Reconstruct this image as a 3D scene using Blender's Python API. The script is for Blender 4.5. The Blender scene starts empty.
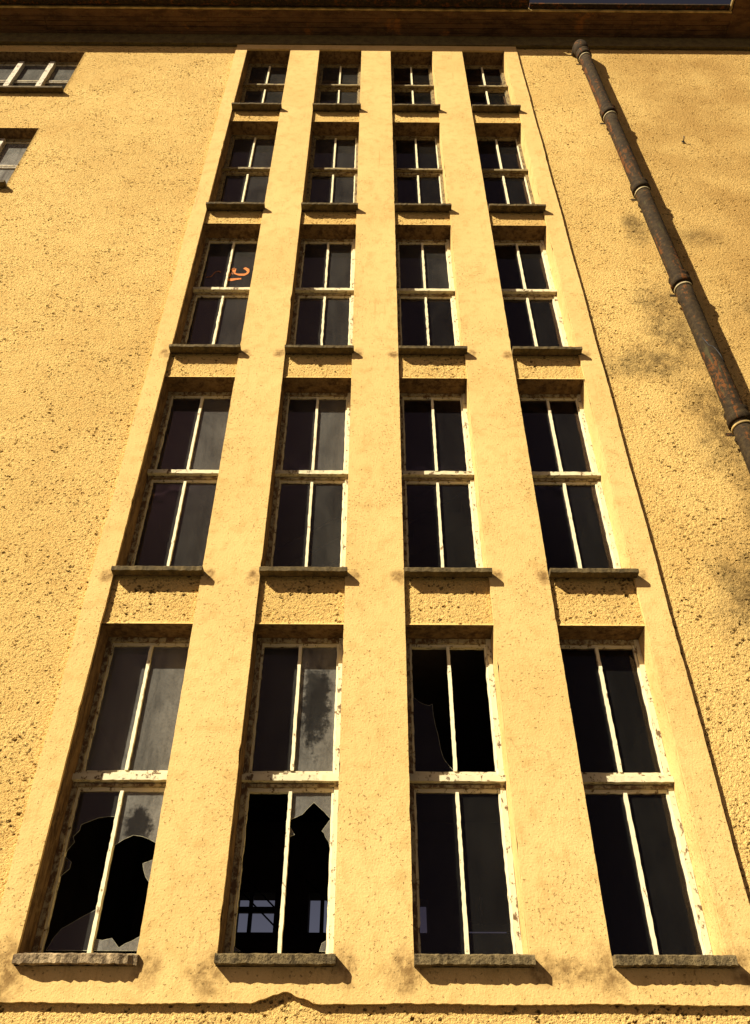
import bpy, bmesh, math, random
import numpy as np
from mathutils import Matrix, Vector
R = random.Random(7)
scene = bpy.context.scene
COL = scene.collection
CH = 1.6                      # camera height above the ground; wall heights below are measured from the camera

# ------------------------------------------------------------------ node helpers
class NT:
    def __init__(self, name):
        self.m = bpy.data.materials.new(name); self.m.use_nodes = True
        self.t = self.m.node_tree; self.t.nodes.clear()
        self.out = self.n('ShaderNodeOutputMaterial')
    def n(self, typ, **kw):
        nd = self.t.nodes.new(typ)
        for k, v in kw.items(): setattr(nd, k, v)
        return nd
    def l(self, a, b): self.t.links.new(a, b)
    def set(self, sock, v):
        if hasattr(v, 'is_output'): self.l(v, sock)
        elif isinstance(v, tuple) and len(v) == 3 and sock.type == 'RGBA': sock.default_value = (*v, 1)
        else: sock.default_value = v
    def coord(self):
        return self.n('ShaderNodeTexCoord').outputs['Object']
    def geo(self):
        return self.n('ShaderNodeNewGeometry').outputs['Position']
    def mapping(self, v, scale=(1,1,1), loc=(0,0,0), rot=(0,0,0)):
        m = self.n('ShaderNodeMapping'); self.l(v, m.inputs['Vector'])
        m.inputs['Scale'].default_value = scale; m.inputs['Location'].default_value = loc; m.inputs['Rotation'].default_value = rot
        return m.outputs[0]
    def noise(self, v, scale, detail=4, rough=.55, dist=0):
        n = self.n('ShaderNodeTexNoise'); self.l(v, n.inputs['Vector'])
        n.inputs['Scale'].default_value = scale; n.inputs['Detail'].default_value = detail
        n.inputs['Roughness'].default_value = rough; n.inputs['Distortion'].default_value = dist
        return n.outputs['Fac']
    def voro(self, v, scale, feature='F1', rnd=1.0):
        n = self.n('ShaderNodeTexVoronoi', feature=feature); self.l(v, n.inputs['Vector'])
        n.inputs['Scale'].default_value = scale; n.inputs['Randomness'].default_value = rnd
        return n.outputs['Distance']
    def ramp(self, f, a, b, lo=0., hi=1., smooth=True):
        n = self.n('ShaderNodeMapRange'); self.set(n.inputs['Value'], f)
        n.interpolation_type = 'SMOOTHSTEP' if smooth else 'LINEAR'
        n.inputs['From Min'].default_value = a; n.inputs['From Max'].default_value = b
        n.inputs['To Min'].default_value = lo; n.inputs['To Max'].default_value = hi
        return n.outputs[0]
    def math(self, op, a, b=0., c=0.):
        n = self.n('ShaderNodeMath', operation=op)
        self.set(n.inputs[0], a); self.set(n.inputs[1], b); self.set(n.inputs[2], c)
        return n.outputs[0]
    def mix(self, f, a, b, blend='MIX'):
        n = self.n('ShaderNodeMix', data_type='RGBA', blend_type=blend)
        self.set(n.inputs[0], f); self.set(n.inputs[6], a); self.set(n.inputs[7], b)
        return n.outputs[2]
    def bump(self, h, dist, strength=1., normal=None):
        n = self.n('ShaderNodeBump'); self.l(h, n.inputs['Height'])
        n.inputs['Distance'].default_value = dist; n.inputs['Strength'].default_value = strength
        if normal: self.l(normal, n.inputs['Normal'])
        return n.outputs[0]
    def bsdf(self, col, rough=.9, normal=None, metal=0., spec=.3):
        b = self.n('ShaderNodeBsdfPrincipled')
        self.set(b.inputs['Base Color'], col); self.set(b.inputs['Roughness'], rough)
        b.inputs['Metallic'].default_value = metal; b.inputs['Specular IOR Level'].default_value = spec
        if normal: self.l(normal, b.inputs['Normal'])
        return b
    def done(self, sh):
        self.l(sh.outputs[0] if hasattr(sh, 'outputs') else sh, self.out.inputs['Surface'])
        return self.m

def blob(t, P, x, z, rx, rz, wob, soft=.55):
    """a stain of its own shape: an ellipse on the wall with a ragged outline"""
    s = t.n('ShaderNodeSeparateXYZ'); t.l(P, s.inputs[0])
    dx = t.math('DIVIDE', t.math('SUBTRACT', s.outputs[0], x), rx)
    dz = t.math('DIVIDE', t.math('SUBTRACT', s.outputs[2], z), rz)
    d = t.math('SQRT', t.math('ADD', t.math('MULTIPLY', dx, dx), t.math('MULTIPLY', dz, dz)))
    d = t.math('ADD', d, t.math('MULTIPLY', t.math('SUBTRACT', wob, .5), 1.6))
    return t.ramp(d, 1.0, soft)

def wmax(t, L):
    r = L[0]
    for q in L[1:]: r = t.math('MAXIMUM', r, q)
    return r

OPEN_X = [(-2.300, -1.520), (-0.995, -0.237), (0.290, 1.046), (1.583, 2.344)]
#        sill top, soffit, transom centre
ROWS = [(1.310, 3.880, 2.592, .062), (4.410, 7.100, 5.822, .050), (7.530, 10.272, 9.020, .048), (10.630, 13.322, 12.140, .048), (13.720, 16.125, 15.120, .048)]

def mat_render():
    t = NT('ochre_roughcast'); P = t.coord()
    big = t.noise(P, .55, 4, .6); mid = t.noise(P, 5, 5, .6)
    col = t.mix(t.ramp(big, .35, .68), (.635, .44, .155), (.55, .365, .120))
    col = t.mix(t.ramp(mid, .42, .75, 0, .4), col, (.50, .30, .09))
    def warp(amount, scale):
        nz = t.n('ShaderNodeTexNoise'); t.l(P, nz.inputs['Vector']); nz.inputs['Scale'].default_value = scale; nz.inputs['Detail'].default_value = 2
        vm = t.n('ShaderNodeVectorMath', operation='MULTIPLY_ADD'); t.l(nz.outputs['Color'], vm.inputs[0]); vm.inputs[1].default_value = (amount,)*3; t.l(P, vm.inputs[2])
        return vm.outputs[0]
    def pits(vec, scale, lo, hi):
        """cast-off pebbles: holes of random size, one per cell at most"""
        vo = t.n('ShaderNodeTexVoronoi', feature='F1'); t.l(vec, vo.inputs['Vector']); vo.inputs['Scale'].default_value = scale
        sc = t.n('ShaderNodeSeparateColor'); t.l(vo.outputs['Color'], sc.inputs[0])
        rad = t.ramp(t.math('ADD', sc.outputs[0], sh), .30, 1.05, lo, hi, False)
        return t.ramp(t.math('SUBTRACT', vo.outputs['Distance'], rad), .07, -.05)
    clus = t.noise(P, 1.7, 4, .6)
    sh = t.math('MULTIPLY', t.math('SUBTRACT', clus, .5), 1.0)
    w1 = t.mapping(warp(.03, 30), (.8, 0.0, 1.25), rot=(0, .6, 0))
    w2 = t.mapping(warp(.02, 60), (.85, 0.0, 1.2), loc=(3.3, 0, 1.7), rot=(0, .5, 0))
    p1 = pits(w1, 25, -.26, .42); p2 = pits(w2, 47, -.12, .44)
    n1 = t.noise(P, 38, 4, .68, .3); n2 = t.noise(P, 95, 3, .6)
    h = t.math('MULTIPLY', t.math('SUBTRACT', n1, .78), .030)
    h = t.math('ADD', h, t.math('MULTIPLY', t.math('SUBTRACT', n2, 1.), .008))
    h = t.math('SUBTRACT', h, t.math('MULTIPLY', p1, .024))
    h = t.math('SUBTRACT', h, t.math('MULTIPLY', p2, .014))
    col = t.mix(t.math('MULTIPLY', t.math('MAXIMUM', p1, t.math('MULTIPLY', p2, .8)), .66), col, (.085, .045, .014))  # shade inside the pits painted dark, on top of the relief
    wob = t.noise(P, 1.6, 6, .65)
    st = wmax(t, [blob(t, P, 3.56, 8.0, .50, 1.5, wob, .05), blob(t, P, 3.25, 7.45, 1.0, .42, wob, .1), blob(t, P, 3.66, 6.4, .42, 1.5, wob, .05),
                  blob(t, P, 3.55, 10.2, .22, .7, wob, .05), blob(t, P, 3.45, 4.2, .6, .9, wob, .1), blob(t, P, 3.75, 5.2, .35, 1.3, wob, .1), blob(t, P, 4.3, 10.0, .5, .35, wob, .2), blob(t, P, 5.0, 8.4, .9, .5, wob, .2)])
    col = t.mix(t.math('MULTIPLY', st, t.ramp(t.noise(P, 9, 5, .65), .3, .65, .3, .92)), col, (.11, .072, .026))
    # brightness fall-off painted in: the wall darkens towards the right
    s = t.n('ShaderNodeSeparateXYZ'); t.l(P, s.inputs[0])
    falloff = t.math('MULTIPLY', t.ramp(s.outputs[0], 2.7, 5.2), t.ramp(t.noise(P, 1.1, 5, .6), .3, .7, .4, .95))
    col = t.mix(falloff, col, (.37, .222, .066))
    at = t.n('ShaderNodeAttribute'); at.attribute_name = 'coat'
    dn = t.n('ShaderNodeDisplacement'); dn.inputs['Midlevel'].default_value = 0.; dn.inputs['Scale'].default_value = 1.
    t.l(t.math('MULTIPLY', h, at.outputs['Fac']), dn.inputs['Height']); t.l(dn.outputs[0], t.out.inputs['Displacement'])
    m = t.done(t.bsdf(col, .95, spec=.1)); m.displacement_method = 'BOTH'
    return m

def mat_plaster():
    t = NT('smooth_ochre_plaster'); P = t.coord()
    big = t.noise(P, .8, 5, .6); mid = t.noise(P, 7, 6, .65); fin = t.noise(P, 60, 4, .6)
    col = t.mix(t.ramp(big, .35, .7), (.65, .45, .175), (.58, .39, .142))
    col = t.mix(t.ramp(mid, .46, .70, 0, .55), col, (.44, .29, .095)); col = t.mix(t.ramp(fin, .55, .72, 0, .35), col, (.36, .20, .06))
    speck = t.ramp(t.math('ADD', t.noise(P, 44, 4, .62, .3), t.math('MULTIPLY', t.math('SUBTRACT', t.noise(P, 1.6, 3, .5), .5), .22)), .62, .68)
    col = t.mix(t.math('MULTIPLY', speck, .5), col, (.26, .14, .04))
    ve = t.n('ShaderNodeTexVoronoi', feature='DISTANCE_TO_EDGE'); ve.inputs['Scale'].default_value = .55
    vn = t.n('ShaderNodeTexNoise'); t.l(P, vn.inputs['Vector']); vn.inputs['Scale'].default_value = 3.; vn.inputs['Detail'].default_value = 6
    vm = t.n('ShaderNodeVectorMath', operation='MULTIPLY_ADD'); t.l(vn.outputs['Color'], vm.inputs[0]); vm.inputs[1].default_value = (.5,)*3; t.l(t.mapping(P, (.7, .7, 1.6)), vm.inputs[2]); t.l(vm.outputs[0], ve.inputs['Vector'])
    crack = t.math('MULTIPLY', t.ramp(ve.outputs['Distance'], .006, .001), t.ramp(t.noise(P, .9, 3, .5), .50, .62))
    col = t.mix(t.math('MULTIPLY', crack, .22), col, (.16, .085, .025))
    wob = t.noise(P, 6, 6, .65)
    L = []
    for (x0, x1) in OPEN_X:
        for zz in (1.22, 4.36, 7.48):
            s = 1. if zz < 2 else .55
            L += [blob(t, P, x0 - .05, zz, .17*s, .20*s, wob, .2), blob(t, P, x1 + .08, zz + .02, .13*s, .16*s, wob, .2)]
    L += [blob(t, P, -2.34, 1.2, .22, .3, wob, .2), blob(t, P, 1.3, 1.22, .25, .12, wob, .2), blob(t, P, 2.42, 1.26, .15, .2, wob, .2)]
    st = wmax(t, L)
    col = t.mix(t.math('MULTIPLY', st, t.ramp(t.noise(P, 14, 5, .65), .32, .62, .2, .88)), col, (.17, .095, .03))
    drip = t.ramp(t.noise(t.mapping(P, (6, 1, .35)), 3, 5, .6), .60, .74, 0, .35)
    col = t.mix(drip, col, (.36, .19, .05))
    h = t.math('ADD', t.math('MULTIPLY', mid, .6), t.math('ADD', t.math('MULTIPLY', fin, .38), t.math('MULTIPLY', speck, -.6)))
    return t.done(t.bsdf(col, .92, t.bump(h, .010, 1.), spec=.12))

def mat_reveal():  # grime, plus the shade of left reveals and soffits put into the colour
    t = NT('grimy_shaded_reveal_plaster'); P = t.coord()
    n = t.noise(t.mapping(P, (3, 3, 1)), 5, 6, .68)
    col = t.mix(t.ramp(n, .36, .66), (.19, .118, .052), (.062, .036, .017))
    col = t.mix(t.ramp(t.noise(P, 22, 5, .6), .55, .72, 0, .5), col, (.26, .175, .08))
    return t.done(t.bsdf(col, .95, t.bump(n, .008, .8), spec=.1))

def mat_paint(name, a, wood, lo, hi, rough=.6):
    t = NT(name); P = t.geo()
    n = t.noise(t.mapping(P, (1.2, 2.2, .9)), 15, 7, .7, .5)
    n2 = t.noise(t.mapping(P, (1.4, 4, .8)), 24, 5, .65)
    f = t.ramp(t.math('ADD', n, t.math('MULTIPLY', t.math('SUBTRACT', n2, .5), .5)), lo, hi)
    base = t.mix(t.ramp(t.noise(P, 3, 4, .6), .3, .7, 0, .5), a, tuple(q*.8 for q in a))
    col = t.mix(f, base, wood)
    h = t.math('SUBTRACT', t.math('MULTIPLY', n2, .4), f)
    return t.done(t.bsdf(col, rough, t.bump(h, .0025, .8), spec=.25))

def mat_glass(name, dust, spread=.5, tint=(.62, .57, .60), clear=None):
    """window glass under a film of dust; the film catches the sun"""
    t = NT(name); P = t.geo()
    n = t.noise(t.mapping(P, (1.5, 1, .8)), 2.2, 6, .65, .6)
    streak = t.noise(t.mapping(P, (9, 1, .7)), 2.5, 5, .6)
    f = t.ramp(t.math('ADD', t.math('MULTIPLY', n, .7), t.math('MULTIPLY', streak, .3)), .5 - spread*.5, .5 + spread*.5, .25, 1.)
    f = t.math('MULTIPLY', f, t.ramp(t.noise(P, 45, 4, .7), .3, .6, .7, 1.))
    d = t.math('MULTIPLY', f, dust)
    if clear:                                   # a patch where the film has washed off
        wob = t.noise(P, 16, 6, .7)
        d = t.math('MULTIPLY', d, t.math('SUBTRACT', 1., t.math('MULTIPLY', blob(t, P, clear[0], clear[1] + CH, clear[2], clear[3], wob, .55), .85)))
    tr = t.n('ShaderNodeBsdfTransparent'); tr.inputs[0].default_value = (*tint, 1)
    gl = t.n('ShaderNodeBsdfGlossy'); gl.inputs['Roughness'].default_value = .015; gl.inputs[0].default_value = (.55, .5, .52, 1)
    wav = t.bump(t.noise(P, 3.2, 2, .5), .004, .6); t.l(wav, gl.inputs['Normal'])
    fr = t.n('ShaderNodeFresnel'); fr.inputs[0].default_value = 1.45
    a = t.n('ShaderNodeMixShader'); t.l(t.math('MULTIPLY', fr.outputs[0], .8), a.inputs[0]); t.l(tr.outputs[0], a.inputs[1]); t.l(gl.outputs[0], a.inputs[2])
    di = t.n('ShaderNodeBsdfDiffuse'); di.inputs[0].default_value = (.44, .43, .38, 1)
    b = t.n('ShaderNodeMixShader'); t.l(d, b.inputs[0]); t.l(a.outputs[0], b.inputs[1]); t.l(di.outputs[0], b.inputs[2])
    return t.done(b)

def mat_stone(name, a, b, scale=18, bump=.008):
    t = NT(name); P = t.geo()
    n = t.noise(P, scale, 6, .68); n2 = t.noise(P, scale*4, 4, .6)
    col = t.mix(t.ramp(n, .38, .66), a, b)
    col = t.mix(t.ramp(n2, .58, .7, 0, .7), col, tuple(q*.35 for q in a))
    h = t.math('ADD', n, t.math('MULTIPLY', n2, .4))
    return t.done(t.bsdf(col, .9, t.bump(h, bump, 1.), spec=.2))

def mat_rust():
    t = NT('rusted_iron'); P = t.geo()
    n = t.noise(t.mapping(P, (5, 5, .5)), 2.2, 6, .68, .6); n2 = t.noise(P, 20, 5, .65)
    col = t.mix(t.ramp(n2, .35, .7), (.022, .014, .007), (.046, .031, .013))
    f = t.ramp(t.math('ADD', n, t.math('MULTIPLY', t.math('SUBTRACT', n2, .5), .6)), .55, .62)
    col = t.mix(f, col, (.105, .038, .009))
    col = t.mix(t.ramp(t.noise(P, 9, 6, .7), .54, .62, 0, .85), col, (.018, .012, .007))
    col = t.mix(t.ramp(t.noise(t.mapping(P, (4, 4, .5)), 5, 5, .6), .60, .7, 0, .8), col, (.050, .044, .018))
    return t.done(t.bsdf(col, .85, t.bump(n2, .008, .9), spec=.12))

def mat_eave():
    t = NT('sooty_eave_boards'); P = t.geo()
    n = t.noise(t.mapping(P, (1, 3, 3)), 3, 6, .66); n2 = t.noise(P, 22, 5, .62)
    col = t.mix(t.ramp(n, .38, .66), (.15, .078, .032), (.070, .036, .016))
    col = t.mix(t.ramp(n2, .56, .68, 0, .6), col, (.17, .12, .04))
    col = t.mix(t.ramp(t.noise(P, 1.3, 5, .7), .60, .68, 0, .8), col, (.30, .12, .03))
    return t.done(t.bsdf(col, .9, t.bump(n2, .006, .8), spec=.15))

def mat_plain(name, c, rough=.9, var=.25, scale=4, metal=0.):
    t = NT(name); P = t.geo()
    col = t.mix(t.ramp(t.noise(P, scale, 5, .6), .3, .7), c, tuple(q*(1-var) for q in c))
    return t.done(t.bsdf(col, rough, metal=metal))

M = dict(render=mat_render(), plaster=mat_plaster(), reveal=mat_reveal(),
         cream=mat_paint('peeling_cream_paint', (.62, .55, .35), (.12, .073, .032), .55, .64),
         worn=mat_paint('worn_olive_paint', (.25, .195, .09), (.08, .048, .02), .48, .60),
         peeled_shaded=mat_paint('peeled_shaded_cream_paint', (.40, .335, .185), (.12, .07, .03), .40, .58),  # more peeling, plus shade of left jambs and heads put into the colour
         sunlit=mat_paint('sunlit_cream_bar_paint', (.74, .67, .44), (.26, .17, .08), .61, .68),  # lighter copy of the cream: sunlight painted on bars and right stiles
         white=mat_paint('chalky_white_paint', (.55, .49, .36), (.14, .09, .045), .53, .64),
         gdust=mat_glass('dusty_window_glass', .34, .6), gwash=mat_glass('half_washed_window_glass', .42, .5, clear=(-.46, 3.27, .15, .50)), gspot=mat_glass('spotted_window_glass', .40, .5, clear=(-1.745, 2.26, .13, .17)), gmid=mat_glass('greasy_window_glass', .075, .7), ghaze=mat_glass('hazy_window_glass', .22, .8),
         gclear=mat_glass('clearer_window_glass', .022, .8), gpale=mat_glass('pale_curtained_glass', .55, .5),
         gedge=mat_plain('broken_glass_edge_glint', (.34, .33, .24), .25, .6, 30),
         sill=mat_stone('weathered_concrete', (.165, .122, .056), (.055, .040, .020), 16, .016),
         sillup=mat_stone('tarnished_sill', (.125, .09, .038), (.055, .04, .018), 12, .008),
         black=mat_stone('crumbling_concrete', (.36, .27, .15), (.07, .045, .025), 11, .02),
         rust=mat_rust(), eave=mat_eave(), shade_board=mat_stone('olive_eave_shade', (.14, .105, .035), (.085, .062, .022), 7, .006), ring=mat_plain('bright_zinc', (.40, .33, .18), .6, .5, 20),  # olive board colour carries the eave shadow
         trim=mat_plain('ochre_drip_edge', (.55, .38, .13), .7, .6, 6),
         inner=mat_plain('dark_inner_wall', (.060, .045, .040), .95, .5, 1.2),  # very dark base colour, keeps the rooms near black
         stair=mat_plain('dark_stair_concrete', (.075, .060, .050), .9, .4, 2),
         iron=mat_plain('black_iron', (.02, .018, .018), .6, .2),
         orange=mat_plain('orange_spray_paint', (.62, .19, .030), .7, .4, 30), faint=mat_plain('faded_spray_paint', (.30, .12, .05), .8, .3, 20),
         ground=mat_stone('worn_asphalt', (.060, .055, .048), (.042, .038, .034), 3, .01), roof=mat_plain('dark_roof_tiles', (.10, .06, .04), .9, .3, 6))

# ------------------------------------------------------------------ mesh helpers
class MB:
    def __init__(self): self.bm = bmesh.new(); self.mats = []
    def mi(self, m):
        if m not in self.mats: self.mats.append(m)
        return self.mats.index(m)
    def quad(self, pts, m):
        try:
            f = self.bm.faces.new([self.bm.verts.new(p) for p in pts]); f.material_index = self.mi(m)
        except ValueError: pass
    def box(self, x0, x1, y0, y1, z0, z1, m, bevel=0.):
        vs = [self.bm.verts.new((x, y, z)) for x in (x0, x1) for y in (y0, y1) for z in (z0, z1)]
        fs = [self.bm.faces.new([vs[i] for i in q]) for q in ((0,1,3,2), (4,6,7,5), (0,4,5,1), (2,3,7,6), (0,2,6,4), (1,5,7,3))]
        for f in fs: f.material_index = self.mi(m)
        if bevel:
            es = list({e for f in fs for e in f.edges})
            r = bmesh.ops.bevel(self.bm, geom=es, offset=bevel, segments=2, affect='EDGES', profile=.6)
            for f in r['faces']: f.material_index = self.mi(m)
    def loft(self, rings, m, closed=True, smooth=False):
        """rings: list of lists of points, bridged in order and capped"""
        V = [[self.bm.verts.new(p) for p in r] for r in rings]; k = len(V[0]); i = self.mi(m)
        for a, b in zip(V, V[1:]):
            for j in range(k):
                f = self.bm.faces.new((a[j], a[(j+1) % k], b[(j+1) % k], b[j])); f.material_index = i; f.smooth = smooth
        if closed:
            for r in (V[0], V[-1]):
                f = self.bm.faces.new(r); f.material_index = i
    def tube(self, pts, rad, m, n=14, smooth=True):
        rings = []
        for i, p in enumerate(pts):
            p = Vector(p); a = Vector(pts[max(i-1, 0)]); b = Vector(pts[min(i+1, len(pts)-1)])
            d = (b-a).normalized(); u = d.orthogonal().normalized() if abs(d.x) > .9 else d.cross(Vector((1,0,0))).normalized()
            w = d.cross(u); r = rad[i] if isinstance(rad, (list, tuple)) else rad
            rings.append([p + r*(math.cos(2*math.pi*j/n)*u + math.sin(2*math.pi*j/n)*w) for j in range(n)])
        self.loft(rings, m, True, smooth)
    def prism(self, poly, y0, y1, m, medge=None):
        """polygon in x,z pushed from y0 to y1"""
        a = [self.bm.verts.new((x, y0, z)) for x, z in poly]; b = [self.bm.verts.new((x, y1, z)) for x, z in poly]
        for f in (self.bm.faces.new(a), self.bm.faces.new(b[::-1])): f.material_index = self.mi(m)
        k = len(a)
        for j in range(k):
            f = self.bm.faces.new((a[j], b[j], b[(j+1) % k], a[(j+1) % k])); f.material_index = self.mi(medge or m)
    def rough_bar(self, axis, a, b, c0, c1, y0, y1, m, jit, n=22, ed=None):
        """a bar along x or z whose long edges wander (flaking paint, crumbling putty, chipped stone)"""
        ed = ed or R; rings = []
        for i in range(n+1):
            t = a + (b-a)*i/n
            l, h = c0 + ed.uniform(-jit, jit), c1 + ed.uniform(-jit, jit); yy = y0 + ed.uniform(-jit, jit)*.5
            if axis == 'z': rings.append([(l, yy, t), (h, yy, t), (h, y1, t), (l, y1, t)])
            else: rings.append([(t, yy, l), (t, yy, h), (t, y1, h), (t, y1, l)])
        self.loft(rings, m)
    def build(self, name, parent=None, label=None, kind=None, loc=None):
        bmesh.ops.remove_doubles(self.bm, verts=self.bm.verts, dist=1e-5)
        bmesh.ops.recalc_face_normals(self.bm, faces=self.bm.faces)
        me = bpy.data.meshes.new(name); self.bm.to_mesh(me); self.bm.free()
        for m in self.mats: me.materials.append(M[m])
        o = bpy.data.objects.new(name, me); COL.objects.link(o)
        if parent: o.parent = parent
        if label: o['label'] = label
        if kind: o['kind'] = kind
        return o

def thing(name, label, cat, loc=(0, 0, 0)):
    o = bpy.data.objects.new(name, None); COL.objects.link(o); o.location = loc
    o['label'] = label; o['category'] = cat; o.empty_display_size = .3
    return o

# ------------------------------------------------------------------ the building (its Empty stands on the ground, wall heights are camera-relative)
B = thing('derelict_building', 'derelict ochre plastered building with a tall grid of peeling, partly broken stairwell windows', 'building', (0, 0, 0))
def up(o): o.location.z = CH; return o      # every direct child of the building sits at camera height
E_ = .03                                    # the roughcast lies 3 cm behind the smooth surround
WB = .43                                    # back of the wall
SOFF = 16.76                                # underside of the eaves
G0 = -CH                                    # ground
D = .249                                    # face of the window frames

# side windows of the storeys to the left (wide casements in the roughcast)
SIDE = [(-7.20, -5.215, 14.36, 16.00), (-7.20, -5.262, 11.24, 13.03), (-7.20, -5.262, 8.14, 9.93), (-7.20, -5.262, 5.04, 6.83), (-7.20, -5.262, 1.94, 3.73)]
opens = [(x0, x1, r[0], r[1]) for (x0, x1) in OPEN_X for r in ROWS] + SIDE

COVER = [(-4.9, 4.9, .60, 6.00), (-6.6, 6.6, 6.00, 11.00), (-9.5, 9.5, 11.00, SOFF),
         (-9.5, -4.9, .60, 6.00), (4.9, 9.5, .60, 6.00), (-9.5, -6.6, 6.00, 11.00), (6.6, 9.5, 6.00, 11.00)]       # where the coat is modelled grain by grain
def wall(mb, X0, X1, Z0, Z1, opens, y0, y1, mf, mr, mback='inner', mr2=None, cover=()):
    xs = sorted({X0, X1, *[o[i] for o in (*opens, *cover) for i in (0, 1)]}); zs = sorted({Z0, Z1, *[o[i] for o in (*opens, *cover) for i in (2, 3)]})
    for xa, xb in zip(xs, xs[1:]):
        for za, zb in zip(zs, zs[1:]):
            cx, cz = (xa+xb)/2, (za+zb)/2
            if any(o[0] < cx < o[1] and o[2] < cz < o[3] for o in opens): continue
            if not any(o[0] < cx < o[1] and o[2] < cz < o[3] for o in cover): mb.quad([(xa,y0,za), (xb,y0,za), (xb,y0,zb), (xa,y0,zb)], mf)
            mb.quad([(xa,y1,za), (xa,y1,zb), (xb,y1,zb), (xb,y1,za)], mback)
    for a, b, c, d in opens:
        mb.quad([(a,y0,c), (a,y1,c), (a,y1,d), (a,y0,d)], mr); mb.quad([(b,y0,c), (b,y1,c), (b,y1,d), (b,y0,d)], mr2 or mr)
        mb.quad([(a,y0,d), (b,y0,d), (b,y1,d), (a,y1,d)], mr); mb.quad([(a,y0,c), (b,y0,c), (b,y1,c), (a,y1,c)], mr)
    for x in (X0, X1): mb.quad([(x,y0,Z0), (x,y1,Z0), (x,y1,Z1), (x,y0,Z1)], mf)

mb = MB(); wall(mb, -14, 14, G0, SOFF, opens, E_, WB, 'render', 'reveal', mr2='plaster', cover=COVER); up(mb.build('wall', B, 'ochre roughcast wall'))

def coat():
    """the roughcast itself: a fine sheet whose grains and holes are real relief"""
    VV, FF, AA, n0 = [], [], [], 0
    spans = [(x0 - .02, x1 + .02, a, b) for (x0, x1) in OPEN_X for a, b in [(ROWS[k][1], ROWS[k+1][0]) for k in range(4)]]
    for (X0, X1, Z0, Z1), dx, dz in zip(COVER, (.0075, .011, .016, .015, .015, .015, .015), (.0075, .012, .016, .015, .015, .015, .015)):
        ex = [o[k] for o in opens for k in (0, 1)] + [q[k] for q in spans for k in (0, 1)]; ez = [o[k] for o in opens for k in (2, 3)]
        def lines(a, b, d, extra):
            L = np.arange(a, b + d*.5, d); L[-1] = b
            for e in extra:
                if a < e < b: L[np.argmin(abs(L - e))] = e
            return np.unique(L)
        xs = lines(X0, X1, dx, ex); zs = lines(Z0, min(Z1 + .02, SOFF), dz, ez)
        X, Z = np.meshgrid(xs, zs); nx, nz = len(xs), len(zs)
        cx = (xs[1:] + xs[:-1])/2; cz = (zs[1:] + zs[:-1])/2; CX, CZ = np.meshgrid(cx, cz)
        keep = ~((CX > PX0 + .05) & (CX < PX1 - .05) & (CZ > PB + .15))
        for q in spans: keep |= (CX > q[0]) & (CX < q[1]) & (CZ > q[2]) & (CZ < q[3])
        for o in opens: keep &= ~((CX > o[0]) & (CX < o[1]) & (CZ > o[2]) & (CZ < o[3]))
        fade = np.ones_like(X)
        for o in SIDE:
            d = np.maximum(np.maximum(o[0] - X, X - o[1]), np.maximum(o[2] - Z, Z - o[3])); fade = np.minimum(fade, np.clip(d/.03, 0, 1))
        for (x0, x1) in OPEN_X:
            for r in ROWS:
                d = np.maximum(np.maximum(x0 - .04 - X, X - x1 - .04), np.maximum(r[0] - Z, Z - r[1])); fade = np.minimum(fade, np.clip(d/.03, 0, 1))
        idx = np.arange(nx*nz).reshape(nz, nx)
        f = np.stack([idx[:-1, :-1], idx[:-1, 1:], idx[1:, 1:], idx[1:, :-1]], -1)[keep]
        used, inv = np.unique(f.ravel(), return_inverse=True)
        v = np.stack([X.ravel(), np.full(X.size, E_), Z.ravel()], -1)[used]
        VV.append(v); FF.append(inv.reshape(-1, 4) + n0); AA.append(fade.ravel()[used]); n0 += len(used)
    v = np.concatenate(VV); f = np.concatenate(FF); a = np.concatenate(AA)
    me = bpy.data.meshes.new('roughcast')
    me.vertices.add(len(v)); me.vertices.foreach_set('co', v.astype(np.float32).ravel())
    me.loops.add(f.size); me.loops.foreach_set('vertex_index', f.astype(np.int32).ravel())
    me.polygons.add(len(f)); me.polygons.foreach_set('loop_start', np.arange(0, f.size, 4, dtype=np.int32))
    me.update(calc_edges=True)
    me.attributes.new('coat', 'FLOAT', 'POINT').data.foreach_set('value', a.astype(np.float32))
    me.materials.append(M['render'])
    o = bpy.data.objects.new('roughcast', me); COL.objects.link(o); o.parent = B; o['label'] = 'ochre roughcast full of small pits'
    return up(o)
PX0, PX1, PB, PT = -2.50, 2.578, 1.040, SOFF
coat()

# smooth plaster surround: piers between the window columns, band below, band above; ragged bottom edge with a broken lip
mb = MB()
rr = random.Random(3)
def bottom(x):
    z = PB + .003*math.sin(x*5.1) + rr.uniform(-.003, .003)
    d = (x + .53)
    if -.22 < d < .22:
        z += (.075*(1 + d/.22) if d < 0 else .075*(1 - d/.22)**1.3) + rr.uniform(-.008, .008)
    return z
def edge(x, z): return x + .0035*math.sin(z*3.3 + x*9) + rr.uniform(-.0022, .0022)
strips = [(PX0, OPEN_X[0][0])] + [(OPEN_X[i][1], OPEN_X[i+1][0]) for i in range(3)] + [(OPEN_X[3][1], PX1)]
BAND = ROWS[0][0] - ROWS[0][3] - .002
zz = [BAND + (ROWS[4][1]-BAND)*i/260 for i in range(261)]
def sheet(cols, mat='plaster'):
    """cols: columns of front points; adds the front face"""
    V = [[mb.bm.verts.new(p) for p in c] for c in cols]
    for a, b in zip(V, V[1:]):
        for j in range(len(a)-1):
            f = mb.bm.faces.new((a[j], b[j], b[j+1], a[j+1])); f.material_index = mb.mi(mat)
def skirt(line, mat='plaster', back=.05):
    """the 3 cm return from the front edge back to the roughcast"""
    bev = .006
    for (p, q) in zip(line, line[1:]):
        mb.quad([p, q, (q[0], E_ + back, q[2]), (p[0], E_ + back, p[2])], mat)
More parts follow.
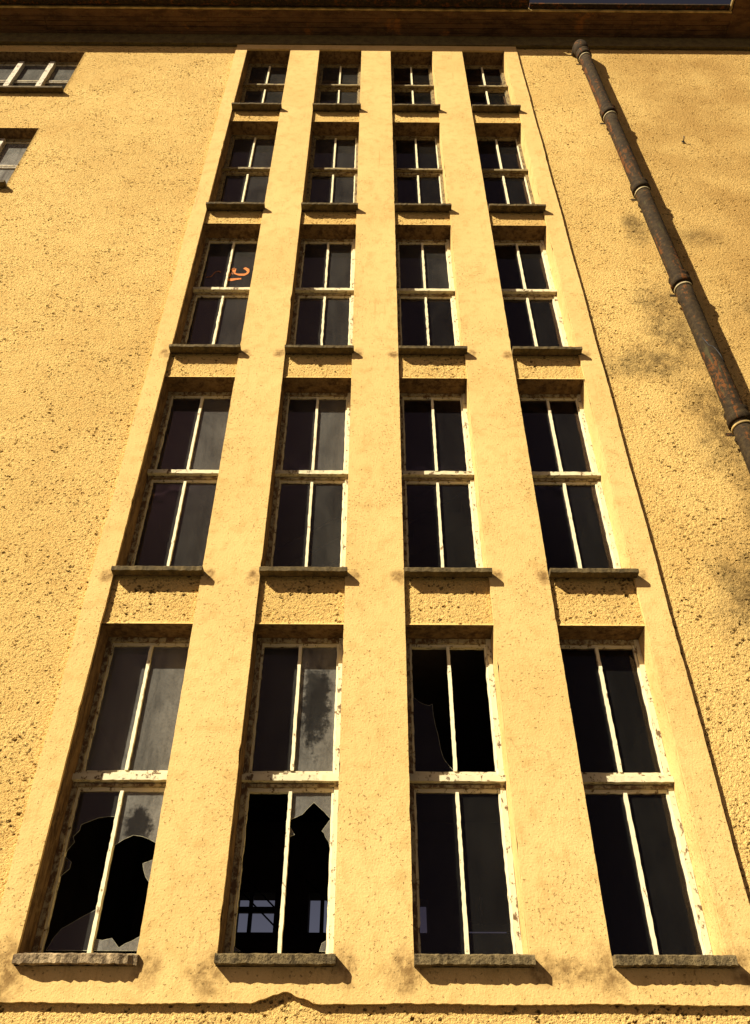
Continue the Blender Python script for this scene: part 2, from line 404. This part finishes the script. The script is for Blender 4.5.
for i, (a, b) in enumerate(strips):
    L = [(a if 0 < i else edge(a, z)) for z in zz]; Rr = [(b if i < 4 else edge(b, z)) for z in zz]
    if i > 0: L = [x - max(0, rr.gauss(-.001, .0022)) * 0 + rr.uniform(0, .0028) for x in L]
    if i < 4: Rr = [x - rr.uniform(0, .0028) for x in Rr]
    for side, sg in ((L, 1), (Rr, -1)):              # chipped arrises
        for _ in range(10):
            k = rr.randrange(4, 250); dpt = rr.uniform(.003, .009)
            for q in range(rr.randrange(1, 3)): side[k + q] += sg*dpt*rr.uniform(.4, 1)
    A = [(x, 0, z) for x, z in zip(L, zz)]; Bq = [(x, 0, z) for x, z in zip(Rr, zz)]
    sheet([A, Bq]); skirt(A, back=.05 if i == 0 else .004); skirt(Bq, back=.05 if i == 4 else .004)
xs = [PX0 + (PX1-PX0)*i/180 for i in range(181)]
lowz = [bottom(x) for x in xs]
low = [(x, 0, z) for x, z in zip(xs, lowz)]
sheet([[l, (l[0], 0, BAND)] for l in low]); skirt(low)
skirt([low[0], (PX0, 0, BAND)]); skirt([low[-1], (PX1, 0, BAND)])
for (x0, x1) in OPEN_X: skirt([(x0, 0, BAND), (x1, 0, BAND)], back=-.001)
sheet([[(PX0, 0, ROWS[4][1]), (PX0, 0, PT)], [(PX1, 0, ROWS[4][1]), (PX1, 0, PT)]])
for x in (PX0, PX1): skirt([(x, 0, ROWS[4][1]), (x, 0, PT)])
for (x0, x1) in OPEN_X: skirt([(x0, 0, ROWS[4][1]), (x1, 0, ROWS[4][1])], back=-.001)
up(mb.build('plaster_surround', B, 'smooth ochre surround with five piers and a cracked lower edge'))

# ------------------------------------------------------------------ stairwell windows
SH = {   # broken panes: (row, col, upper/lower, left/right) -> pieces of glass left in the sash
 (0,0,'L','R'): [[(-1.91,2.56),(-1.585,2.56),(-1.585,2.123),(-1.64,2.15),(-1.70,2.172),(-1.766,2.181),(-1.83,2.15),(-1.91,2.100)], [(-1.570,2.01),(-1.66,1.979),(-1.645,1.93),(-1.624,1.887),(-1.570,1.83)],
                 [(-1.90,1.40),(-1.90,1.475),(-1.842,1.467),(-1.78,1.481),(-1.72,1.42),(-1.682,1.447),(-1.639,1.464),(-1.575,1.50),(-1.575,1.40)]],
 (0,0,'L','L'): [[(-2.26,2.56),(-1.93,2.56),(-1.93,2.319),(-1.99,2.318),(-2.052,2.309),(-2.11,2.285),(-2.172,2.258),(-2.172,2.218),(-2.21,2.169),(-2.191,2.13),(-2.26,2.05)],
                 [(-1.92,1.67),(-2.031,1.608),(-2.09,1.57),(-2.144,1.539),(-2.185,1.479),(-2.215,1.40),(-1.92,1.40)], [(-2.26,2.03),(-2.181,1.987),(-2.181,1.94),(-2.26,1.88)]],
 (0,1,'L','R'): [[(-.612,2.56),(-.280,2.56),(-.280,2.30),(-.35,2.36),(-.432,2.433),(-.47,2.395),(-.515,2.341),(-.56,2.32),(-.612,2.300)], [(-.28,2.32),(-.364,2.217),(-.345,2.20),(-.336,2.173),(-.31,2.14),(-.28,2.08)],
                 [(-.612,2.26),(-.564,2.189),(-.612,2.17)], [(-.345,1.40),(-.331,1.452),(-.30,1.47),(-.27,1.48),(-.27,1.40)]],
 (0,1,'L','L'): [[(-.97,1.40),(-.97,1.47),(-.93,1.43),(-.88,1.40)]],
 (0,2,'U','L'): [[(.32,3.345),(.36,3.325),(.409,3.282),(.45,3.262),(.483,3.253),(.511,3.268),(.517,3.159),(.53,3.07),(.545,3.001),(.563,2.864),(.58,2.80),(.597,2.764),(.655,2.69),(.655,2.60),(.32,2.60)]],
 (0,2,'U','R'): [[(.98,2.60),(.90,2.60),(.96,2.68),(1.03,2.70),(1.03,2.60)]],
}
def glass_kind(r, c, v, h):
    if (r, c, v, h) == (0, 1, 'U', 'R'): return 'gwash'
    if (r, c, v, h) == (0, 0, 'L', 'R'): return 'gspot'
    if c < 2 and r == 0: return 'gdust' if h == 'R' or (v == 'U' and c == 0) else 'gmid'
    if c < 2 and r == 1 and h == 'R': return 'ghaze' if v == 'U' else 'gmid'
    if c < 2: return 'gmid'
    if c == 2: return 'gmid' if r == 2 and v == 'U' else 'gclear'
    return 'gclear'
ORD = ['bottom', 'second', 'middle', 'fourth', 'top']; CN = ['leftmost', 'second', 'third', 'rightmost']
def stair_window(r, c):
    x0, x1 = OPEN_X[c]; zs, zt, zm, sth = ROWS[r]
    jr = random.Random(100*r + c); cream = 'cream' if r < 3 else 'worn'; bar = 'sunlit'
    lab = '%s window in the %s column' % (ORD[r], CN[c])
    if (r, c) in ((0,0), (0,1)): lab += ', lower panes smashed'
    elif (r, c) == (0,2): lab += ', upper panes broken out'
    elif (r, c) == (2,0): lab += ', orange graffiti on its glass'
    a, b = x0 + .002, x1 - .002; zb = zs + .006; zt2 = zt - .003; jw = .042
    m = MB()                                            # the outer frame
    m.rough_bar('z', zb, zt2, a, a + jw, D, D + .10, 'peeled_shaded' if r < 3 else cream, .0025, 40, jr)
    m.rough_bar('z', zb, zt2, b - jw, b, D, D + .10, cream, .0025, 40, jr)
    m.rough_bar('x', a + jw, b - jw, zt2 - .045, zt2, D + .003, D + .10, 'peeled_shaded' if r < 3 else cream, .002, 16, jr)
    m.rough_bar('x', a + jw, b - jw, zb, zb + .032, D + .003, D + .10, cream, .002, 16, jr)
    w = up(m.build('window', B, lab))
    mt = MB()                                           # transom with a drip moulding
    tm = cream if r < 4 else 'worn'
    mt.rough_bar('x', a, b, zm - .018, zm + .030, D - .046, D + .09, tm, .003, 22, jr)
    mt.rough_bar('x', a + .004, b - .004, zm + .042, zm + .055, D - .012, D + .07, tm, .002, 18, jr)
    mt.rough_bar('x', a + .004, b - .004, zm - .052, zm - .030, D - .002, D + .07, 'peeled_shaded' if r < 4 else 'worn', .002, 18, jr)
    mt.box(a + .004, b - .004, D + .020, D + .068, zm - .031, zm + .043, 'peeled_shaded')
    mt.build('transom', w)
    xm = (a + b)/2; ga, gb = a + jw, b - jw
    for v, (p, q) in (('U', (zm + .055, zt2 - .046)), ('L', (zb + .033, zm - .053))):
        s = MB(); sw = .017                              # the sash around two panes
        s.rough_bar('z', p, q, ga, ga + sw, D + .018, D + .06, cream, .003, 26, jr); s.rough_bar('z', p, q, gb - sw, gb, D + .018, D + .06, bar if r < 4 else cream, .003, 26, jr)
        s.rough_bar('x', ga + sw, gb - sw, q - sw - .012, q, D + .020, D + .06, cream, .0025, 14, jr)
        s.rough_bar('x', ga + sw, gb - sw, p, p + sw + .012, D + .020, D + .06, cream, .0025, 14, jr)
        s.build('sash', w)
        k = MB(); jj = .0045 if (r == 2 and c < 3) else .0022
        k.rough_bar('z', p + sw + .012, q - sw - .012, xm - .013, xm + .013, D + .008, D + .058, bar, jj, 34, jr)
        k.build('glazing_bar', w)
        for h, (l, rg) in (('L', (ga + sw - .004, xm - .009)), ('R', (xm + .009, gb - sw + .004))):
            g = glass_kind(r, c, v, h); key = (r, c, v, h); zl, zh = p + sw + .004, q - sw - .004
            if key in SH:
                for poly in SH[key]:
                    n = MB(); n.prism([(min(max(x, l), rg), min(max(z, zl), zh)) for x, z in poly], D + .034, D + .040, g, 'gedge')
                    n.bm.normal_update(); n.bm.faces.ensure_lookup_table()
                    ff = min(n.bm.faces, key=lambda f: f.calc_center_median().y)
                    for fq in bmesh.ops.inset_region(n.bm, faces=[ff], thickness=.0024, use_even_offset=True)['faces']: fq.material_index = n.mi('gedge')  # pale rim painted on the front face as the glint of the break
                    n.build('glass_shard', w)
            else:
                n = MB(); n.box(l, rg, D + .036, D + .040, zl, zh, g); o = n.build('pane', w)
                tilt = math.radians(jr.uniform(-.35, .35))
    st = MB()                                           # sill
    mat = 'sill' if r == 0 else 'sillup'
    dx0, dx1 = (0.0, .018) if r == 0 else (0., .022)
    n = 30; jit = .005 if r == 0 else .0035; P = -.09
    if (r, c) == (0, 0): mat = 'black'; jit = .0055
    rings = []
    for i in range(n + 1):
        x = x0 + dx0 + (x1 + dx1 - x0 - dx0)*i/n; bad = 0
        if (r, c) == (0, 0): bad = max(0, .035 - .011*i) + max(0, .045 - .012*(30 - i)) + .006*max(0, math.sin(i*.9)) + jr.uniform(0, .006)
        y = P + jr.uniform(-jit, jit) + bad; t1 = zs + jr.uniform(-jit, jit)*.4; b1 = zs - sth + jr.uniform(-jit, jit)*.9
        rings.append([(x, y + .006, t1 - .004), (x, y, t1 - .012), (x, y + jit, b1), (x, -.002, b1), (x, -.002, zs + .004), (x, y + .02, t1)])
    st.loft(rings, mat)
    st.box(x0 + .002, x1 - .002, -.003, D + .05, zs - sth*.5, zs + .0055, mat)
    st.build('sill', w, 'crumbling blackened sill' if (r, c) == (0, 0) else None)
    return w
for r in range(5):
    for c in range(4):
        w = stair_window(r, c)
        if (r, c) == (2, 0):
            y = D + .0335
            def stroke(name, pts, wd, mat):
                g = MB(); V = []
                for i, p in enumerate(pts):
                    p0 = Vector((*pts[max(i-1, 0)], 0)); p1 = Vector((*pts[min(i+1, len(pts)-1)], 0)); d = (p1-p0).normalized()
                    nx, nz = -d.y, d.x; ww = wd*(.75 + .25*math.sin(i*1.7))
                    V.append([(p[0] + nx*ww, y, p[1] + nz*ww), (p[0] - nx*ww, y, p[1] - nz*ww), (p[0] - nx*ww, y + .0015, p[1] - nz*ww), (p[0] + nx*ww, y + .0015, p[1] + nz*ww)])
                g.loft(V, mat); g.build(name, w)
            stroke('graffiti', [(-1.902,9.40), (-1.895,9.47), (-1.885,9.54), (-1.862,9.575), (-1.833,9.585)], .028, 'orange')
            stroke('graffiti', [(-1.833,9.59), (-1.842,9.53), (-1.836,9.49), (-1.80,9.462), (-1.756,9.448), (-1.70,9.45), (-1.662,9.475), (-1.650,9.52), (-1.662,9.565), (-1.711,9.605)], .026, 'orange')
            stroke('graffiti', [(-1.905,9.322), (-1.85,9.335), (-1.79,9.35), (-1.726,9.36)], .028, 'orange')
            stroke('graffiti', [(-1.90,9.56), (-1.87,9.50), (-1.84,9.46)], .020, 'faint')
            stroke('graffiti', [(-2.19,9.385), (-2.129,9.398), (-2.105,9.45), (-2.09,9.50), (-2.04,9.53), (-2.01,9.50)], .011, 'faint')

# ------------------------------------------------------------------ wide casement windows at the left
def wide_window(i):
    x0, x1, z0, z1 = SIDE[i]; jr = random.Random(900 + i); Y = E_ + .17
    lab = ['wide casement window under the eaves', 'wide casement window below the eaves window'][i] if i < 2 else None
    zt = z1 - .004; zb = z0 + .006; a, b = x0 + .003, x1 - .003
    m = MB(); fm = 'worn'
    m.rough_bar('z', zb, zt, a, a + .06, Y, Y + .1, fm, .002, 20, jr); m.rough_bar('z', zb, zt, b - .06, b, Y, Y + .1, fm, .002, 20, jr)
    m.rough_bar('x', a + .06, b - .06, zt - .07, zt, Y + .003, Y + .1, fm, .002, 30, jr); m.rough_bar('x', a + .06, b - .06, zb, zb + .06, Y + .003, Y + .1, fm, .002, 30, jr)
    w = up(m.build('window', B, lab))
    xs = [a + .06] + [x1 - .60 - .56*k for k in (2, 1, 0)] + [b - .06]
    for x in xs[1:-1]:
        k = MB(); k.rough_bar('z', zb + .06, zt - .07, x - .045, x + .045, Y - .035, Y + .09, 'white', .003, 24, jr); k.build('post', w)
    zc = zb + (zt - zb)*.52
    for xa, xb in zip(xs, xs[1:]):
        l, rg = xa + .045*(xa != xs[0]), xb - .045*(xb != xs[-1])
        k = MB(); k.rough_bar('x', l, rg, zc - .024, zc + .024, Y + .012, Y + .08, fm, .002, 12, jr); k.build('glazing_bar', w)
        for p, q in ((zb + .06, zc - .024), (zc + .024, zt - .07)):
            g = MB(); g.box(l, rg, Y + .04, Y + .044, p, q, 'gpale' if i == 1 else ('gdust' if p > zc else 'gmid')); g.build('pane', w)
            s = MB(); s.rough_bar('x', l, rg, p, p + .022, Y + .02, Y + .038, 'white', .002, 10, jr); s.rough_bar('x', l, rg, q - .022, q, Y + .02, Y + .038, 'white', .002, 10, jr)
            s.build('sash', w)
    s = MB(); jit = .002; rings = []
    for k in range(31):
        x = x0 - .01 + (x1 - x0 + .03)*k/30; y = -.06 + jr.uniform(-jit, jit); t1 = z0 + jr.uniform(-jit, jit); b1 = z0 - .06 + jr.uniform(-jit, jit)
        rings.append([(x, y, t1 - .008), (x, y, b1), (x, E_ - .002, b1), (x, E_ - .002, z0 + .004), (x, y + .012, t1)])
    s.loft(rings, 'sillup'); s.box(x0 + .002, x1 - .002, E_ - .003, Y + .05, z0 - .03, z0 + .0055, 'sillup'); s.build('sill', w)
for i in range(len(SIDE)): wide_window(i)

# ------------------------------------------------------------------ eaves, gutter, roof
EX = 6.52                                             # where the eaves step forward at the right
m = MB()
m.box(-14.4, EX, -.30, WB + .1, SOFF + .012, SOFF + .10, 'eave')
cuts = [-14.4, -9.1, -6.05, -1.82, .61, 2.2, 3.42, 4.21, 4.74, 5.25, EX]
for ya, yb, dz in ((-.298, -.232, .0), (-.222, -.148, .004), (-.140, -.065, -.003)):
    for xa, xb in zip(cuts, cuts[1:]): m.box(xa + .006, xb - .006 + (.02 if dz else 0)*0, ya, yb, SOFF - .006 + dz, SOFF + .011, 'eave')
rg = random.Random(5)
m.rough_bar('x', -14.4, EX, SOFF - .004, SOFF + .10, -.425, -.302, 'eave', .004, 260, rg)     # outer board
m.rough_bar('x', -14.4, EX, SOFF - .035, SOFF - .003, -.06, E_ - .003 + .0, 'eave', .003, 200, rg)   # cover strip against the wall
m.box(EX, 14.4, -.78, WB + .1, SOFF - .01, SOFF + .12, 'eave')
up(m.build('eave', B, 'sooty brown eaves boards'))
m = MB(); m.rough_bar('x', -14.2, 14.2, SOFF - .44, SOFF - .037, -.022, E_ - .002, 'shade_board', .003, 300, rg); up(m.build('shade_board', B, 'olive board added for the shade under the eaves'))  # added dark board, deepens the eave shadow on the wall
m = MB(); m.rough_bar('x', -14.4, EX - .01, SOFF + .0, SOFF + .12, -.455, -.428, 'trim', .006, 160, rg); m.rough_bar('z', SOFF + .03, SOFF + .09, EX - .05, EX - .015, -.77, -.456, 'trim', .004, 4, rg)
up(m.build('drip_edge', B))
m = MB(); n = 12; rings = []                          # half-round gutter
for x in [-14.4 + (17.2)*i/40 for i in range(41)]:
    o_ = [(x, -.56 + .105*math.cos(math.pi*j/n), SOFF + .115 - .105*math.sin(math.pi*j/n)) for j in range(n + 1)]
    i_ = [(x, -.56 + .099*math.cos(math.pi*j/n), SOFF + .119 - .099*math.sin(math.pi*j/n)) for j in range(n, -1, -1)]
    rings.append(o_ + i_)
m.loft(rings, 'rust', True, False)
m.tube([(-14.4, -.667, SOFF + .118), (2.8, -.667, SOFF + .118)], .012, 'trim', 8)
up(m.build('gutter', B))
m = MB(); m.prism([(-14.4, SOFF + .13), (14.4, SOFF + .13), (14.4, SOFF + .16), (-14.4, SOFF + .16)], -.29, -.28, 'roof')
V = [(-14.4, -.29, SOFF + .14), (14.4, -.29, SOFF + .14), (14.4, 2.7, SOFF + 2.2), (-14.4, 2.7, SOFF + 2.2), (14.4, 5.9, SOFF + .14), (-14.4, 5.9, SOFF + .14)]
m.quad([V[0], V[1], V[2], V[3]], 'roof'); m.quad([V[3], V[2], V[4], V[5]], 'roof')
m.quad([V[0], V[3], V[5]], 'roof'); m.quad([V[1], V[2], V[4]], 'roof'); up(m.build('roof', B))

# ------------------------------------------------------------------ inside: back wall with windows, floors, partitions, stairs
BY = 5.0
BW = [(-1.66, -1.18, 2.66, 3.12), (-.76, -.30, 2.66, 3.12), (.40, .72, 2.66, 3.05), (1.19, 1.72, 2.66, 2.76)]
bwo = BW + [(x0, x1, z0 + 3.1*k, z0 + .9 + 3.1*k) for k in (1, 2, 3) for (x0, x1, z0) in ((-1.5, -.9, 2.6), (.9, 1.5, 2.6))]
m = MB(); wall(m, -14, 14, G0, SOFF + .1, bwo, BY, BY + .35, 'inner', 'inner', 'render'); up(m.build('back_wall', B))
for (x0, x1, z0, z1) in BW[:2]:
    m = MB(); xc = x0 + (x1 - x0)*.36; zc = z1 - .16
    m.box(xc - .024, xc + .024, BY + .1, BY + .15, z0, z1, 'iron')
    if x0 < -1: m.box(x0, x1, BY + .101, BY + .149, zc - .05, zc + .02, 'iron')
    m.box(x0, x1, BY + .1, BY + .15, z0, z0 + .025, 'iron')
    up(m.build('back_window', B))
m = MB(); m.box(1.36, 1.385, BY - .05, BY - .01, 2.75, 3.06, 'cream'); up(m.build('batten', B))
for z in (.45, 4.0, 7.19, 10.33, 13.38):
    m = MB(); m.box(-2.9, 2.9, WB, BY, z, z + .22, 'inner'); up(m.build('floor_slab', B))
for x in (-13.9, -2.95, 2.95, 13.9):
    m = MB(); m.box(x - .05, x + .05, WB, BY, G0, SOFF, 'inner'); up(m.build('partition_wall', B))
for k, z in enumerate((4.22, 7.41, 10.55)):
    k += 1
    m = MB(); n = 14; rise = 2.9/n; w0 = -2.2 + .30
    prof = [(-2.2, z)]
    for i in range(n): prof += [(-2.2 + .30*i, z + rise*(i+1)), (-2.2 + .30*(i+1), z + rise*(i+1))]
    prof += [(2.0, z + 2.9 - .25), (-1.9, z - .0)]
    if k % 2 == 0: prof = [(-x, q) for x, q in prof]
    m.prism(prof, 1.6, 2.7, 'stair'); s = up(m.build('staircase', B))
    h = MB(); sg = -1 if k % 2 == 0 else 1
    for dz in (.95, .62, .30): h.tube([(sg*-2.1, 1.55, z + dz), (sg*2.0, 1.55, z + 2.85 + dz)], .018, 'iron', 8)
    if k: h.build('handrail', s)
    else: h.bm.free()
h = MB()
for dx in (0, .22, .95): h.tube([(-1.75 + dx, 4.8, 3.22), (-1.05 + dx, 4.8, 2.60)], .010, 'iron', 8)
up(h.build('handrail', B))

# ------------------------------------------------------------------ rusty downpipe
px = lambda z: 3.665 + (15.9 - max(z, 6.)) / 9.9 * .105
DPY = -.15; RP = .098
dp = thing('downpipe', 'rusty iron rainwater downpipe running down the wall right of the windows', 'downpipe', (px(0), DPY, 0))
def at_pipe(o): o.location = (-px(0), -DPY, CH); return o
joints = [15.42, 13.15, 10.83, 8.58, 6.17, 3.85, 1.5, -.8]
jr = random.Random(11)
tops = [15.9] + joints
for i, zj in enumerate(joints):
    zt = tops[i]
    m = MB(); pts = [(px(zt + (zj - zt)*k/10), DPY, zt + (zj - zt)*k/10) for k in range(11)]
    m.tube(pts, [RP*(1 + jr.uniform(-.015, .015)) for _ in pts], 'rust', 24)
    if i == 3:   # a crack in the iron
        cr = [(-.75,7.52), (-.55,7.44), (-.40,7.36), (-.1,7.34), (.15,7.29), (.42,7.20), (.6,7.10)]
        m.tube([(px(z) + (RP + .001)*math.sin(a), DPY - (RP + .001)*math.cos(a), z) for a, z in cr], .007, 'iron', 6)
    at_pipe(m.build('pipe_section', dp))
    c = MB(); x = px(zj)                          # socket collar with a pale band below it
    c.tube([(x, DPY, zj + .02), (x, DPY, zj + .03), (x, DPY, zj + .10), (x, DPY, zj + .13), (x, DPY, zj + .17), (x, DPY, zj + .20), (x, DPY, zj + .22)],
           [RP*1.08, RP*1.27, RP*1.27, RP*1.16, RP*1.16, RP*1.29, RP*1.05], 'rust', 24)
    c = at_pipe(c.build('collar', dp))
    b = MB(); b.tube([(x, DPY, zj - .045), (x, DPY, zj - .02)], RP*1.10, 'ring' if i < 4 else 'trim', 24); b.build('clamp_band', c)
    b = MB(); b.box(x - .022, x + .022, DPY + RP*.9, E_ - .002, zj - .055, zj - .012, 'rust'); b.box(x - RP*1.45, x + RP*1.45, DPY + RP*.86, DPY + RP*.89, zj - .06, zj - .01, 'rust')
    at_pipe(b.build('bracket', dp))
m = MB(); x = px(15.9)
m.tube([(x, DPY, 15.62), (x, DPY, 15.78), (x, DPY, 15.88), (x, DPY + .01, 15.95), (x, DPY + .06, 16.02), (x, E_ - .002, 16.03)], [RP*1.2, RP*1.32, RP*1.32, RP*1.22, RP*1.12, RP*1.1], 'rust', 24)
at_pipe(m.build('top_bend', dp))
m = MB(); x = px(0); m.tube([(x, DPY, -.8), (x, DPY, -1.3), (x, DPY - .08, -1.47), (x, DPY - .2, -1.55)], [RP, RP, RP, RP], 'rust', 24); at_pipe(m.build('outlet_shoe', dp))

m = MB(); m.rough_bar('x', 2.82, EX - .06, SOFF + .055, SOFF + .10, -.545, -.457, 'rust', .002, 40, random.Random(8)); up(m.build('gutter_rail', B))

hk = MB(); hk.tube([(0, 0, 0), (0, -.05, .0), (0, -.09, .02), (.0, -.10, .06)], .012, 'iron', 8); hk.box(-.03, .03, -.008, .0, -.03, .03, 'iron')
o = hk.build('wall_hook'); o.scale = (.7, .7, .7); o.location = (4.79, E_ - .001, 12.72 + CH); o['label'] = 'small black iron hook sticking out of the bare roughcast right of the downpipe'; o['category'] = 'hook'

# ------------------------------------------------------------------ ground
m = MB(); m.quad([(-600, -600, 0), (600, -600, 0), (600, 600, 0), (-600, 600, 0)], 'ground'); m.build('ground', None, None, 'structure')

# ------------------------------------------------------------------ light
SUN = Vector((-1.2, -1.0, 1.15)).normalized()          # towards the sun
el = math.asin(SUN.z); az = math.atan2(SUN.x, SUN.y)
wd = bpy.data.worlds.new('World'); scene.world = wd; wd.use_nodes = True
nt = wd.node_tree; bg = nt.nodes['Background']; bg.inputs[1].default_value = .05
sk = nt.nodes.new('ShaderNodeTexSky'); sk.sky_type = 'NISHITA'; sk.sun_disc = False; sk.sun_elevation = el; sk.sun_rotation = az; sk.dust_density = 2.6; sk.air_density = .30; sk.ozone_density = 2.; sk.altitude = 1500
mx = nt.nodes.new('ShaderNodeMix'); mx.data_type = 'RGBA'; mx.blend_type = 'MULTIPLY'; mx.inputs[0].default_value = 1; mx.inputs[7].default_value = (1.36, .82, .54, 1)
nt.links.new(sk.outputs[0], mx.inputs[6]); nt.links.new(mx.outputs[2], bg.inputs[0])
sl = bpy.data.lights.new('sun', 'SUN'); sl.energy = 5.0; sl.angle = math.radians(.5); sl.color = (1, .90, .70)
so = bpy.data.objects.new('sun', sl); COL.objects.link(so); so.rotation_euler = SUN.to_track_quat('Z', 'Y').to_euler(); so.location = (-20, -20, 25)

# ------------------------------------------------------------------ camera
F = 830.; th, ya, ro = [math.radians(q) for q in (40.478, .275, -.1366)]
def Rz2(a): c, s = math.cos(a), math.sin(a); return Matrix(((c, -s, 0), (s, c, 0), (0, 0, 1)))
A = Rz2(ya)                                                                    # world -> yawed (x right, y in, z up)
c, s = math.cos(th), math.sin(th); Bm = Matrix(((1, 0, 0), (0, -s, c), (0, c, s)))   # -> (x, y up, z forward)
Cm = Rz2(ro)
Wc = Cm @ Bm @ A
rows = [Wc[0], Wc[1], -Wc[2]]                                                  # camera right, up, back in world
rot = Matrix(rows).transposed()
cd = bpy.data.cameras.new('camera'); cd.sensor_fit = 'VERTICAL'; cd.sensor_height = 36; cd.lens = F*36/1024; cd.clip_end = 3000; cd.clip_start = .05
co = bpy.data.objects.new('camera', cd); COL.objects.link(co); co.matrix_world = Matrix.Translation((0, -6, CH)) @ rot.to_4x4()
scene.camera = co
vs = scene.view_settings; vs.view_transform = 'Standard'; vs.look = 'None'; vs.exposure = 1.06; vs.gamma = 1; vs.use_curve_mapping = False
